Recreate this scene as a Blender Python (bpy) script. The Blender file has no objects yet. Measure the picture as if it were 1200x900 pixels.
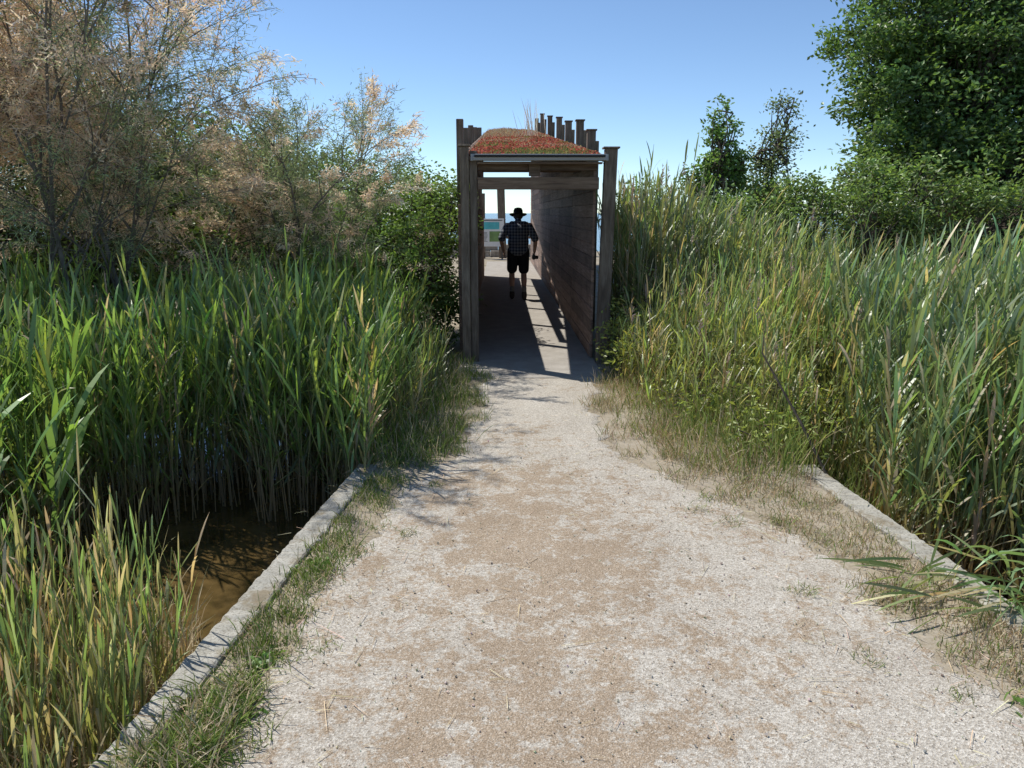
import bpy, bmesh, math, random
import numpy as np
from mathutils import Vector, Matrix
random.seed(4); rng=np.random.default_rng(11)
sc=bpy.context.scene
COL=sc.collection

# ------------------------------------------------------------------ materials
def newmat(name):
    m=bpy.data.materials.new(name); m.use_nodes=True
    nt=m.node_tree; nt.nodes.clear()
    out=nt.nodes.new('ShaderNodeOutputMaterial')
    return m,nt,out
def N(nt,t,**k):
    n=nt.nodes.new(t)
    for a,b in k.items(): setattr(n,a,b)
    return n
def ramp(nt,fac,stops):
    r=N(nt,'ShaderNodeValToRGB')
    e=r.color_ramp.elements
    while len(e)<len(stops): e.new(0.5)
    for i,(p,c) in enumerate(stops):
        e[i].position=p; e[i].color=(*c,1) if len(c)==3 else c
    nt.links.new(fac,r.inputs[0]); return r.outputs[0]
def noise(nt,vec,scale,detail=4,rough=.6,dist=0):
    n=N(nt,'ShaderNodeTexNoise'); n.inputs['Scale'].default_value=scale
    n.inputs['Detail'].default_value=detail; n.inputs['Roughness'].default_value=rough
    n.inputs['Distortion'].default_value=dist
    if vec is not None: nt.links.new(vec,n.inputs['Vector'])
    return n.outputs['Fac']
def mixc(nt,fac,a,b,mode='MIX'):
    m=N(nt,'ShaderNodeMix',data_type='RGBA',blend_type=mode)
    for s,v in ((0,fac),(6,a),(7,b)):
        if isinstance(v,(int,float)): m.inputs[s].default_value=v
        elif isinstance(v,tuple): m.inputs[s].default_value=(*v,1)
        else: nt.links.new(v,m.inputs[s])
    return m.outputs[2]
def math_(nt,op,a,b=0.0):
    m=N(nt,'ShaderNodeMath',operation=op)
    for s,v in ((0,a),(1,b)):
        if isinstance(v,(int,float)): m.inputs[s].default_value=v
        else: nt.links.new(v,m.inputs[s])
    return m.outputs[0]
def objco(nt,scale=None):
    t=N(nt,'ShaderNodeTexCoord').outputs['Object']
    if scale:
        mp=N(nt,'ShaderNodeMapping'); mp.inputs['Scale'].default_value=scale
        nt.links.new(t,mp.inputs[0]); return mp.outputs[0]
    return t
def bump(nt,h,strength,dist,prev=None):
    b=N(nt,'ShaderNodeBump'); b.inputs['Strength'].default_value=strength; b.inputs['Distance'].default_value=dist
    nt.links.new(h,b.inputs['Height'])
    if prev is not None: nt.links.new(prev,b.inputs['Normal'])
    return b.outputs[0]
def principled(nt,out,col,rough=.8,nor=None,spec=.3,metal=0):
    p=N(nt,'ShaderNodeBsdfPrincipled')
    if isinstance(col,tuple): p.inputs['Base Color'].default_value=(*col,1)
    else: nt.links.new(col,p.inputs['Base Color'])
    if isinstance(rough,(int,float)): p.inputs['Roughness'].default_value=rough
    else: nt.links.new(rough,p.inputs['Roughness'])
    p.inputs['Specular IOR Level'].default_value=spec
    p.inputs['Metallic'].default_value=metal
    if nor is not None: nt.links.new(nor,p.inputs['Normal'])
    if out: nt.links.new(p.outputs[0],out.inputs[0])
    return p

def mat_leaf(name,trans=.35,rough=.5,gloss=.06,tint=(1.45,1.4,.8)):
    m,nt,out=newmat(name)
    a=N(nt,'ShaderNodeAttribute',attribute_name='Col')
    d=N(nt,'ShaderNodeBsdfDiffuse'); nt.links.new(a.outputs[0],d.inputs[0])
    t=N(nt,'ShaderNodeBsdfTranslucent')
    c2=mixc(nt,1.0,a.outputs[0],tint,'MULTIPLY'); nt.links.new(c2,t.inputs[0])
    mx=N(nt,'ShaderNodeMixShader'); mx.inputs[0].default_value=trans
    nt.links.new(d.outputs[0],mx.inputs[1]); nt.links.new(t.outputs[0],mx.inputs[2])
    last=mx
    if gloss>0:
        g=N(nt,'ShaderNodeBsdfGlossy'); g.inputs['Roughness'].default_value=rough; g.inputs[0].default_value=(1,1,.95,1)
        m2=N(nt,'ShaderNodeMixShader'); m2.inputs[0].default_value=gloss
        nt.links.new(mx.outputs[0],m2.inputs[1]); nt.links.new(g.outputs[0],m2.inputs[2]); last=m2
    nt.links.new(last.outputs[0],out.inputs[0]); return m
def mat_bark(name,c0,c1):
    m,nt,out=newmat(name)
    n=noise(nt,objco(nt,(14,14,3)),2.5,5)
    c=ramp(nt,n,[(.3,c0),(.7,c1)])
    principled(nt,out,c,.9,bump(nt,n,.6,.01)); return m
def mat_wood(name,scale,c0,c1,c2,isl=.25):
    m,nt,out=newmat(name)
    v=objco(nt,scale)
    g=noise(nt,v,5,8,.7,.4)
    big=noise(nt,objco(nt),1.6,3)
    geo=N(nt,'ShaderNodeNewGeometry')
    c=ramp(nt,g,[(.28,c0),(.5,c1),(.75,c2)])
    c=mixc(nt,1.0,c,ramp(nt,big,[(.3,(.7,.68,.66)),(.7,(1.12,1.12,1.12))]),'MULTIPLY')
    c=mixc(nt,1.0,c,ramp(nt,geo.outputs['Random Per Island'],[(0,(1-isl,1-isl,1-isl)),(1,(1+isl,1+isl*.9,1+isl*.8))]),'MULTIPLY')
    principled(nt,out,c,.85,bump(nt,g,.5,.006)); return m

M_reed=mat_leaf('reed_leaf',.45,.42,.055,(1.5,1.45,.78))
M_leaf=mat_leaf('broad_leaf',.38,.45,.04)
M_dry=mat_leaf('dry_grass',.25,.8,0,(1.2,1.15,.95))
M_plume=mat_leaf('tamarisk_plume',.45,.8,0,(1.2,1.1,.95))
M_bark=mat_bark('bark',(.05,.04,.03),(.16,.13,.10))
M_greybark=mat_bark('grey_bark',(.09,.078,.068),(.25,.22,.19))
M_post=mat_wood('weathered_post',(6,6,.7),(.09,.07,.053),(.20,.16,.122),(.35,.30,.24))
M_board=mat_wood('weathered_board',(5,.5,9),(.11,.070,.052),(.25,.178,.14),(.40,.30,.25),.32)
M_beam=mat_wood('weathered_beam',(.6,5,8),(.08,.053,.036),(.20,.14,.10),(.33,.245,.175))

# gravel path
M_path,nt,out=newmat('gravel_path')
co=objco(nt)
vor=N(nt,'ShaderNodeTexVoronoi'); vor.inputs['Scale'].default_value=170; nt.links.new(co,vor.inputs['Vector'])
gr=N(nt,'ShaderNodeSeparateColor'); nt.links.new(vor.outputs['Color'],gr.inputs[0])
grain=ramp(nt,gr.outputs[0],[(0,(.31,.275,.225)),(.35,(.44,.40,.34)),(.7,(.54,.50,.43)),(.9,(.65,.61,.54)),(1,(.24,.205,.165))])
vor2=N(nt,'ShaderNodeTexVoronoi'); vor2.inputs['Scale'].default_value=240; nt.links.new(co,vor2.inputs['Vector'])
gr2=N(nt,'ShaderNodeSeparateColor'); nt.links.new(vor2.outputs['Color'],gr2.inputs[0])
tan=ramp(nt,gr2.outputs[1],[(0,(.20,.145,.09)),(.5,(.33,.245,.165)),(.85,(.42,.325,.23)),(1,(.55,.48,.39))])
big=noise(nt,co,.85,3,.55,.3); med=noise(nt,co,6,7,.8,.3); fine=noise(nt,co,45,3,.7)
sep=N(nt,'ShaderNodeSeparateXYZ'); nt.links.new(co,sep.inputs[0])
dx=math_(nt,'ABSOLUTE',math_(nt,'SUBTRACT',sep.outputs[0],.2))
mid=math_(nt,'MULTIPLY',math_(nt,'SUBTRACT',1.0,dx),.11)
s=math_(nt,'ADD',math_(nt,'ADD',math_(nt,'MULTIPLY',big,.45),math_(nt,'MULTIPLY',med,.85)),mid)
s=math_(nt,'ADD',s,math_(nt,'MULTIPLY',fine,.45))
yf=N(nt,'ShaderNodeMapRange'); nt.links.new(sep.outputs[1],yf.inputs[0]); yf.inputs[1].default_value=4.0; yf.inputs[2].default_value=6.0; yf.inputs[3].default_value=0; yf.inputs[4].default_value=.15
s=math_(nt,'SUBTRACT',s,yf.outputs[0])
mask=ramp(nt,s,[(.88,(0,0,0)),(.965,(.85,.85,.85))])
c=mixc(nt,mask,grain,tan)
c=mixc(nt,1.0,c,ramp(nt,noise(nt,co,2.2,5),[(.3,(.88,.86,.84)),(.7,(1.06,1.06,1.06))]),'MULTIPLY')
b1=bump(nt,vor.outputs['Distance'],.5,.005); b2=bump(nt,med,.35,.03,b1)
principled(nt,out,c,.95,b2,.15)

# soil / ground
M_ground,nt,out=newmat('soil_and_grass')
co=objco(nt)
n1=noise(nt,co,3.5,6,.7); n2=noise(nt,co,60,3,.7)
c=ramp(nt,n1,[(.32,(.20,.155,.10)),(.5,(.31,.26,.185)),(.68,(.40,.35,.28))])
c=mixc(nt,ramp(nt,n2,[(.4,(0,0,0)),(.65,(.7,.7,.7))]),c,(.42,.37,.30))
c=mixc(nt,ramp(nt,noise(nt,co,1.3,5),[(.55,(0,0,0)),(.70,(.7,.7,.7))]),c,(.11,.12,.05))
principled(nt,out,c,.95,bump(nt,n2,.5,.01),.1)

M_conc,nt,out=newmat('concrete')
co=objco(nt); n1=noise(nt,co,9,7,.75); n2=noise(nt,co,90,4,.75); n4=noise(nt,co,4.1,6,.7)
c=ramp(nt,n1,[(.3,(.28,.265,.225)),(.55,(.45,.43,.375)),(.75,(.57,.545,.48))])
c=mixc(nt,ramp(nt,n2,[(.38,(.7,.7,.7)),(.5,(0,0,0))]),c,(.15,.13,.10))
c=mixc(nt,ramp(nt,n4,[(.50,(0,0,0)),(.60,(.8,.8,.8))]),c,(.22,.175,.11))
principled(nt,out,c,.9,bump(nt,n1,.7,.012,bump(nt,n2,.6,.006)),.2)
M_slab,nt,out=newmat('walkway_floor')
co=objco(nt); n1=noise(nt,co,4,6,.7); n2=noise(nt,co,150,2,.7)
c=ramp(nt,n1,[(.3,(.34,.31,.27)),(.7,(.50,.465,.415))])
c=mixc(nt,ramp(nt,n2,[(.4,(.5,.5,.5)),(.6,(0,0,0))]),c,(.25,.22,.185))
principled(nt,out,c,.95,bump(nt,n2,.5,.005),.15)

M_water,nt,out=newmat('pond_water')
co=objco(nt); n1=noise(nt,co,5,3); n2=noise(nt,co,3.2,5,.7)
c=ramp(nt,n2,[(.35,(.055,.037,.013)),(.7,(.17,.11,.042))])
principled(nt,out,c,.06,bump(nt,n1,.10,.02),.6)
M_sea,nt,out=newmat('sea_water')
principled(nt,out,(.10,.17,.22),.2,bump(nt,noise(nt,objco(nt),.8,5),.3,.2),.4)

M_alu,nt,out=newmat('galvanised_edge'); principled(nt,out,(.33,.33,.33),.5,None,.5,.5)
M_black,nt,out=newmat('dark_membrane'); principled(nt,out,(.02,.02,.02),.7)
M_sedum,nt,out=newmat('sedum_soil')
n1=noise(nt,objco(nt),9,5,.7)
principled(nt,out,ramp(nt,n1,[(.35,(.20,.07,.045)),(.5,(.26,.11,.07)),(.68,(.22,.19,.09))]),.95,bump(nt,n1,.7,.03),.1)
def plain(name,col,rough=.8,spec=.3,var=.2,sc_=30):
    m,nt,out=newmat(name); n=noise(nt,objco(nt),sc_,4)
    c=ramp(nt,n,[(.3,tuple(x*(1-var) for x in col)),(.7,tuple(x*(1+var) for x in col))])
    principled(nt,out,c,rough,bump(nt,n,.2,.004),spec); return m

# ------------------------------------------------------------------ mesh accumulation
class Acc:
    def __init__(s): s.v=[];s.q=[];s.c=[];s.m=[];s.n=0
    def add(s,v,q,c,mi=0):
        s.v.append(v.reshape(-1,3)); s.q.append(q.reshape(-1,4)+s.n)
        c=np.broadcast_to(c,v.shape).reshape(-1,3); s.c.append(c)
        s.m.append(np.full(q.reshape(-1,4).shape[0],mi,dtype=np.int32)); s.n+=v.reshape(-1,3).shape[0]
    def build(s,name,mats,smooth=False,parent=None):
        v=np.concatenate(s.v).astype(np.float32); q=np.concatenate(s.q).astype(np.int32)
        c=np.concatenate(s.c).astype(np.float32); mi=np.concatenate(s.m)
        me=bpy.data.meshes.new(name); me.vertices.add(len(v)); me.vertices.foreach_set('co',v.ravel())
        me.loops.add(q.size); me.loops.foreach_set('vertex_index',q.ravel())
        me.polygons.add(len(q)); me.polygons.foreach_set('loop_start',np.arange(0,q.size,4,dtype=np.int32))
        me.polygons.foreach_set('material_index',mi)
        me.polygons.foreach_set('use_smooth',np.full(len(q),smooth))
        me.update(calc_edges=True)
        a=me.color_attributes.new('Col','FLOAT_COLOR','POINT')
        a.data.foreach_set('color',np.concatenate([np.clip(c,0,1),np.ones((len(c),1),np.float32)],1).astype(np.float32).ravel())
        for m in mats: me.materials.append(m)
        o=bpy.data.objects.new(name,me); COL.objects.link(o)
        if parent: o.parent=parent
        return o
def nrm(a): return a/np.maximum(np.linalg.norm(a,axis=-1,keepdims=True),1e-9)
PROF={1:[1,.25],2:[.7,1,.1],3:[.55,1,.8,.06],4:[.5,.95,1,.7,.05]}
def blades(acc,base,d,L,W,droop,col,segs=3,mi=0,side=None):
    n=len(base); d=nrm(d)
    if side is None: side=nrm(np.cross(d,rng.normal(size=(n,3))))
    s=np.linspace(0,1,segs+1); prof=np.array(PROF[segs])
    L=np.broadcast_to(L,(n,)); W=np.broadcast_to(W,(n,)); droop=np.broadcast_to(droop,(n,))
    P=base[:,None,:]+d[:,None,:]*(L[:,None]*s)[:,:,None]
    P[:,:,2]-= (droop*L)[:,None]*s**2
    off=side[:,None,:]*(W[:,None]*prof*.5)[:,:,None]
    V=np.stack([P-off,P+off],2)
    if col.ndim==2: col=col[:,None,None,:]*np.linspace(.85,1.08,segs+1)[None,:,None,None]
    idx=np.arange(n)[:,None]*(segs+1)*2+np.arange(segs)[None,:]*2
    Q=np.stack([idx,idx+1,idx+3,idx+2],-1)
    acc.add(V,Q,np.broadcast_to(col,V.shape),mi)
def leaves(acc,pos,L,W,col,mi=0,up=.4):
    n=len(pos)
    d=nrm(rng.normal(size=(n,3))*[1,1,.6]); nn=nrm(rng.normal(size=(n,3))+[0,0,up])
    sd=nrm(np.cross(d,nn)); nn=np.cross(sd,d)
    L=np.broadcast_to(L,(n,))[:,None]; W=np.broadcast_to(W,(n,))[:,None]
    V=np.stack([pos,pos+d*L*.45+sd*W*.5+nn*W*.12,pos+d*L-nn*L*.12,pos+d*L*.45-sd*W*.5+nn*W*.12],1)
    acc.add(V,np.arange(n*4).reshape(n,4),np.broadcast_to(col[:,None,:],V.shape),mi)
def tubes(acc,p0,p1,r0,r1,col,sides=4,mi=0):
    n=len(p0)
    if n==0: return
    d=nrm(p1-p0); ref=np.where(np.abs(d[:,2:3])<.9,np.array([[0,0,1.]]),np.array([[1.,0,0]]))
    a=nrm(np.cross(d,ref)); b=np.cross(d,a)
    t=np.arange(sides)*2*math.pi/sides
    ring=a[:,None,:]*np.cos(t)[None,:,None]+b[:,None,:]*np.sin(t)[None,:,None]
    r0=np.broadcast_to(r0,(n,)); r1=np.broadcast_to(r1,(n,))
    V=np.concatenate([p0[:,None,:]+ring*r0[:,None,None],p1[:,None,:]+ring*r1[:,None,None]],1)
    i=np.arange(sides); j=(i+1)%sides
    q=np.stack([i,j,j+sides,i+sides],-1)
    Q=np.arange(n)[:,None,None]*sides*2+q[None]
    col=np.asarray(col,float)
    if col.ndim==2: col=col[:,None,:]
    acc.add(V,Q,np.broadcast_to(col,V.shape),mi)
def jit(n,base,amt=.18,hue=.08):
    b=np.asarray(base,float)
    return np.clip(b*(1+rng.normal(size=(n,1))*amt)*(1+rng.normal(size=(n,3))*hue),.004,1)

# ------------------------------------------------------------------ terrain
def sst(a,b,x):
    t=np.clip((x-a)/(b-a),0,1); return t*t*(3-2*t)
def xl(y): return -1.06+.105*(y-2.3)
def xr(y): return 2.02-.06*(y-2.9)
KW=.13
def hgt(x,y):
    x=np.asarray(x,float); y=np.asarray(y,float)
    w=.07+np.clip(y-4.5,0,9)*.45
    inner=xl(np.minimum(y,4.6))-.02
    L=sst(0,1,(inner-x)/w)*sst(9.5,6.5,y)*sst(-11,-8.5,x)
    R=sst(0,1,(x-(xr(y)+.02))/(.07+np.clip(y-4.4,0,9)*.6))*sst(7.5,5.2,y)*sst(9,7,x)
    h=-.8*np.maximum(L,R)
    far=sst(6,14,np.abs(x-.3))*sst(4,9,y)
    return h+.12*far+.015*np.sin(x*2.1+y*.7)*np.sin(y*1.7-x)*sst(1.2,2.2,np.abs(x-.4))
xs=np.unique(np.round(np.concatenate([np.linspace(-900,-30,12),np.linspace(-30,-3,28),np.arange(-3,-1.5,.1),np.arange(-1.5,-.5,.03),np.arange(-.5,1.6,.1),np.arange(1.6,2.5,.03),np.arange(2.5,6,.15),np.linspace(6,30,25),np.linspace(30,900,12)]),3))
ys=np.unique(np.round(np.concatenate([np.linspace(-300,-6,8),np.arange(-6,12,.12),np.linspace(12,33,25)]),3))
X,Y=np.meshgrid(xs,ys,indexing='ij'); Z=hgt(X,Y)
V=np.stack([X,Y,Z],-1); nx,ny=X.shape
i=np.arange(nx-1)[:,None]*ny+np.arange(ny-1)[None]
Q=np.stack([i,i+ny,i+ny+1,i+1],-1)
a=Acc(); a.add(V,Q,np.ones(3)*.2); a.build('ground',[M_ground],True)
def quadobj(name,x0,x1,y0,y1,z,mat):
    me=bpy.data.meshes.new(name); me.from_pydata([(x0,y0,z),(x1,y0,z),(x1,y1,z),(x0,y1,z)],[],[(0,1,2,3)])
    me.materials.append(mat); o=bpy.data.objects.new(name,me); COL.objects.link(o); return o
quadobj('pond_water',-11,9,-5.5,9.4,-.42,M_water)
quadobj('sea',-2500,2500,33.0,4000,-.35,M_sea)

# path sheet
ly=[(-3,-1.0),(1.0,-.92),(1.96,-.88),(2.39,-.86),(3,-.80),(3.6,-.70),(3.96,-.64),(4.6,-.46),(5.2,-.27),(5.8,-.19),(6.6,-.16),(7.42,-.22)]
ry=[(-3,1.8),(1.0,1.75),(1.96,1.72),(2.39,1.68),(3,1.60),(3.6,1.52),(3.96,1.36),(4.4,1.05),(5.0,.80),(5.8,.74),(6.6,.82),(7.42,.97)]
yy=np.arange(-3,7.42,.02)
def wob(y,k): return .035*np.sin(y*5.1+k)+.03*np.sin(y*13.7+2*k)+.02*np.sin(y*31+k)+.012*np.sin(y*77+k*3)
le=np.interp(yy,[p[0] for p in ly],[p[1] for p in ly])+wob(yy,1.3)
re=np.interp(yy,[p[0] for p in ry],[p[1] for p in ry])+wob(yy,4.1)
def L_(y): return np.interp(y,yy,le)
def R_(y): return np.interp(y,yy,re)
tt=np.linspace(0,1,30)
PX=le[:,None]+(re-le)[:,None]*tt; PY=np.repeat(yy[:,None],30,1)
PZ=.010+.006*np.sin(PX*3+PY)*np.sin(PY*1.3); PZ[:,0]=PZ[:,-1]=.002
i=np.arange(len(yy)-1)[:,None]*30+np.arange(29)[None]
a=Acc(); a.add(np.stack([PX,PY,PZ],-1),np.stack([i,i+1,i+31,i+30],-1),np.ones(3)*.3); a.build('gravel_footpath',[M_path],True)

def boxes(name,lst,mat,parent=None,bev=.004):
    bm=bmesh.new()
    for (x0,x1,y0,y1,z0,z1,*ex) in lst:
        r=bmesh.ops.create_cube(bm,size=1)
        for v in r['verts']:
            lx=ex[0]*(v.co.z+.5) if ex else 0
            v.co=Vector(((x0+x1)/2+v.co.x*(x1-x0)+lx,(y0+y1)/2+v.co.y*(y1-y0),(z0+z1)/2+v.co.z*(z1-z0)))
            if len(ex)>1: v.co.z+=ex[1]*(v.co.y-y0)
    if bev: bmesh.ops.bevel(bm,geom=bm.edges[:],offset=bev,segments=1,affect='EDGES')
    me=bpy.data.meshes.new(name); bm.to_mesh(me); bm.free(); me.materials.append(mat)
    o=bpy.data.objects.new(name,me); COL.objects.link(o)
    if parent: o.parent=parent
    return o
def kerb(name,fx,sgn,y0,y1,w):
    ys_=np.arange(y0,y1,.025); v=[];f=[]
    for k,y in enumerate(ys_):
        x=float(fx(y)); j=.003*math.sin(y*9)+.004*random.uniform(-1,1); zt=.020+.004*random.uniform(-1,1)
        if random.random()<.06: j-=sgn*.012
        xi=x+j; xo=x+sgn*w+.004*random.uniform(-1,1)
        v+= [(xi,y,-.9),(xi,y,zt-.006),(xi+sgn*.008,y,zt),(xo-sgn*.008,y,zt),(xo,y,zt-.008),(xo,y,-.9)]
        if k:
            b=(k-1)*6
            for q in range(5): f.append((b+q,b+q+1,b+q+7,b+q+6))
    f.append((0,1,2,3,4,5)); e=(len(ys_)-1)*6; f.append(tuple(e+5-q for q in range(6)))
    me=bpy.data.meshes.new(name); me.from_pydata(v,[],f)
    bm=bmesh.new(); bm.from_mesh(me); bmesh.ops.recalc_face_normals(bm,faces=bm.faces); bm.to_mesh(me); bm.free()
    me.materials.append(M_conc); o=bpy.data.objects.new(name,me); COL.objects.link(o)
kerb('concrete_kerb',xl,-1,-1,4.75,KW); kerb('concrete_kerb',xr,1,-1,4.7,KW)

# ------------------------------------------------------------------ covered walkway
walk=bpy.data.objects.new('covered_walkway',None); COL.objects.link(walk)
def rz(y): return 2.15+.115*(y-8.2)
boxes('floor_slab',[(-.46,1.04,7.40,26,-.05,.016)],M_slab,walk,.004)
bl=[]
z=.03
while z<4.3:
    y0=8.42 if z+.14<rz(8.42) else 8.2+(z+.14-2.15)/.115
    if y0<25:
        y=y0
        while y<25.9:
            nx_=min(26,(math.floor((y-8.42)/2.4+1e-4)+1)*2.4+8.42); 
            bl.append((1.0+random.uniform(-.004,.004),1.03,y+.004,nx_-.004,z,z+.137)); y=nx_
    z+=.14
boxes('board_wall_right',bl,M_board,walk,.005)
bl=[]; z=.03
while z<4.1:
    if not(1.74<z+.07<2.25):
        y0=8.42 if z+.14<rz(8.42) else 8.2+(z+.14-2.15)/.115
        if y0<19.5: bl.append((-.46,-.43,y0,20,z,z+.138))
    z+=.14
boxes('board_wall_left',bl,M_board,walk,.003)
posts=[(-.42,-.33,8.2,8.3,-.2,2.29),(-.325,-.245,8.24,8.32,-.2,2.25),
       (1.04,1.17,8.2,8.32,-.2,2.27,.05)]
for y,t in [(10.3,2.66),(11.8,2.95),(13.8,3.16),(16.0,3.48),(19,3.86),(22.5,4.33),(25.8,4.6)]:
    posts.append((1.13,1.24,y,y+.12,-.2,t))
    posts.append((1.25,1.32,y+.3,y+.4,-.2,t-.1))
for y,t in [(10.1,2.78),(11.8,2.85),(13.8,3.1),(16,3.3),(18,3.5),(19.9,3.7)]:
    posts.append((-.56,-.47,y,y+.1,-.2,t))
boxes('timber_posts',posts,M_post,walk,.006)
caps=[(1.115,1.255,y-.01,y+.13,t+.001,t+.02) for y,t in [(10.3,2.66),(11.8,2.95),(13.8,3.16),(16.0,3.48),(19,3.86),(22.5,4.33)]]
caps+=[(-.44,-.31,8.18,8.32,2.292,2.31),(1.07,1.24,8.18,8.34,2.272,2.29)]
boxes('post_caps',caps,M_post,walk,.002)
bm_=[(-.24,1.035,8.23,8.30,1.86,1.985),(-.24,1.03,8.36,8.42,2.06,2.14),(-.24,1.03,9.9,9.98,2.12,2.25),(.30,.42,8.31,8.36,2.0,2.14),(-.245,1.06,8.18,8.24,2.115,2.135)]
for y in np.arange(12,25,2.2): bm_.append((-.42,1.0,y,y+.08,rz(y)-.14,rz(y)-.01))
boxes('cross_beams',bm_,M_beam,walk,.004)
boxes('roof_deck',[(-.40,1.10,8.22,26,2.15,2.19,0,.115)],M_beam,walk,0)
boxes('roof_edge_trim',[(-.28,1.10,8.14,8.17,2.15,2.185),(-.31,1.12,8.175,8.21,2.145,2.215)],M_alu,walk,.003)
boxes('roof_membrane',[(-.27,1.08,8.10,8.135,2.18,2.20)],M_black,walk,.002)
boxes('roof_side_trim',[(-.43,-.402,8.34,26,2.14,2.21,0,.115),(1.102,1.125,8.34,26,2.14,2.21,0,.115)],M_beam,walk,0)
def sed(x,y):
    u=np.clip((x-.35)/.72,-1,1); lump=.015*np.sin(x*7+y*2.3)+.012*np.sin(x*13-y*5)
    return 2.196+.115*(y-8.2)+(1-u**2)*(.022+lump)*sst(8.1,9.5,y)
gx=np.linspace(-.38,1.08,30); gy=np.linspace(8.24,26,260)
X,Y=np.meshgrid(gx,gy,indexing='ij'); i=np.arange(29)[:,None]*260+np.arange(259)[None]
a=Acc(); a.add(np.stack([X,Y,sed(X,Y)],-1),np.stack([i,i+260,i+261,i+1],-1),np.ones(3)*.3)
n=26000; sx=rng.uniform(-.34,1.05,n); sy=8.26+17.6*rng.random(n)**1.5
g=np.sin(sx*3+sy*1.1)+np.sin(sy*2.1-sx*2)+rng.normal(size=n)*.8+(sy-12)*.16
c=np.where((g>1.1)[:,None],jit(n,(.42,.34,.21),.2),np.where((g<-1.2)[:,None],jit(n,(.22,.24,.09)),jit(n,(.42,.125,.095),.3)))
leaves(a,np.stack([sx,sy,sed(sx,sy)+rng.uniform(0,.022,n)],-1),.028,.02,c,1,.8)
n=3800; gxp=rng.normal(.10,.22,n); gyp=rng.uniform(15,25.5,n); gxp=np.clip(gxp,-.35,1.0)
blades(a,np.stack([gxp,gyp,sed(gxp,gyp)],-1),np.stack([rng.normal(0,.6,n),rng.normal(0,.6,n),np.ones(n)],-1),rng.uniform(.04,.12,n),.008,.1,np.where(rng.random((n,1))<.75,jit(n,(.52,.43,.27)),jit(n,(.40,.19,.12))),2,1)
n=30; px=rng.normal(.62,.10,n)
blades(a,np.stack([px,rng.uniform(15,16,n),sed(px,15.5)],-1),np.stack([rng.normal(-.05,.16,n),rng.normal(0,.2,n),np.ones(n)],-1),rng.uniform(.3,.85,n),.012,.1,jit(n,(.75,.72,.6)),3,1)
a.build('sedum_roof',[M_sedum,M_dry],True,walk)

M_stone=plain('pale_stone',(.34,.31,.27),.9,.2,.35,6)
st=[];zz=-.2
for r in range(3):
    x=-3.0+.3*r
    while x<3:
        w=random.uniform(.3,.7); st.append((x,x+w-.02,28.6+r*.12,29.3+r*.12,zz,zz+.22+random.uniform(-.01,.01))); x+=w
    zz+=.225
boxes('stone_retaining_wall',st,M_stone,None,.02)
board=bpy.data.objects.new('information_board',None); COL.objects.link(board)
M_white=plain('board_white',(.78,.80,.80),.5,.4,.05,5); M_teal=plain('board_teal',(.10,.50,.55),.5,.4,.2,3); M_green=plain('board_green',(.20,.33,.12),.5,.4,.3,4); M_ink=plain('board_ink',(.12,.13,.14),.6,.3,.1)
boxes('panel',[(-.78,.12,27.5,27.53,.45,1.42)],M_white,board,.004)
boxes('picture_field',[(-.72,-.05,27.494,27.498,1.05,1.30)],M_teal,board,0)
boxes('map_field',[(-.40,.06,27.494,27.498,.62,.98)],M_green,board,0)
boxes('heading_band',[(-.72,.06,27.494,27.498,1.345,1.375)],M_ink,board,0)
boxes('body_text_lines',[(-.72,-.46+random.uniform(-.06,0),27.494,27.498,.62+k*.045,.635+k*.045) for k in range(8)],M_ink,board,0)
boxes('legs',[(-.74,-.68,27.54,27.6,-.2,1.40),(.02,.08,27.54,27.6,-.2,1.40)],M_post,board,.004)
boxes('timber_bollards',[(-.06,.22,28.2,28.4,-.2,2.75,-.08),(-.72,-.56,27.9,28.1,-.2,2.3),(1.5,1.7,29,29.2,-.2,2.4)],M_post,None,.01)
boxes('railing',[(.2,2.6,28.1,28.16,1.15,1.27),(.2,2.6,28.1,28.16,.7,.8),(.9,1.0,28.17,28.27,-.2,1.3)],M_beam,None,.004)

# ------------------------------------------------------------------ man
man=bpy.data.objects.new('man',None); COL.objects.link(man)
def blobobj(name,parts,mat,vox=.008,smooth=4):
    bm=bmesh.new()
    for p in parts:
        if p[0]=='c':
            pts=p[1]
            for k,(q,r) in enumerate(pts):
                bmesh.ops.create_uvsphere(bm,u_segments=16,v_segments=10,radius=r,matrix=Matrix.Translation(q))
                if k:
                    q0,r0=pts[k-1]; a_=Vector(q0); b_=Vector(q); d=b_-a_
                    mt=Matrix.Translation((a_+b_)/2)@d.to_track_quat('Z','Y').to_matrix().to_4x4()
                    bmesh.ops.create_cone(bm,cap_ends=True,segments=16,radius1=r0,radius2=r,depth=d.length,matrix=mt)
        else:
            mt=Matrix.Translation(p[1])@Matrix.Rotation(p[3] if len(p)>3 else 0,4,'X')@Matrix.Diagonal((*p[2],1))
            bmesh.ops.create_uvsphere(bm,u_segments=24,v_segments=16,radius=1,matrix=mt)
    me=bpy.data.meshes.new(name); bm.to_mesh(me); bm.free(); me.materials.append(mat)
    o=bpy.data.objects.new(name,me); COL.objects.link(o); o.parent=man
    r=o.modifiers.new('r','REMESH'); r.mode='VOXEL'; r.voxel_size=vox; r.use_smooth_shade=True
    s_=o.modifiers.new('s','SMOOTH'); s_.iterations=smooth; s_.factor=.5
    return o
M_skin=plain('skin',(.50,.30,.22),.55,.35,.08,20)
M_shorts=plain('dark_shorts',(.022,.022,.026),.9,.2,.2,40)
M_boot=plain('boot_leather',(.07,.055,.045),.7,.3,.2,40)
M_sock=plain('sock',(.25,.24,.22),.9,.1,.1)
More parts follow.
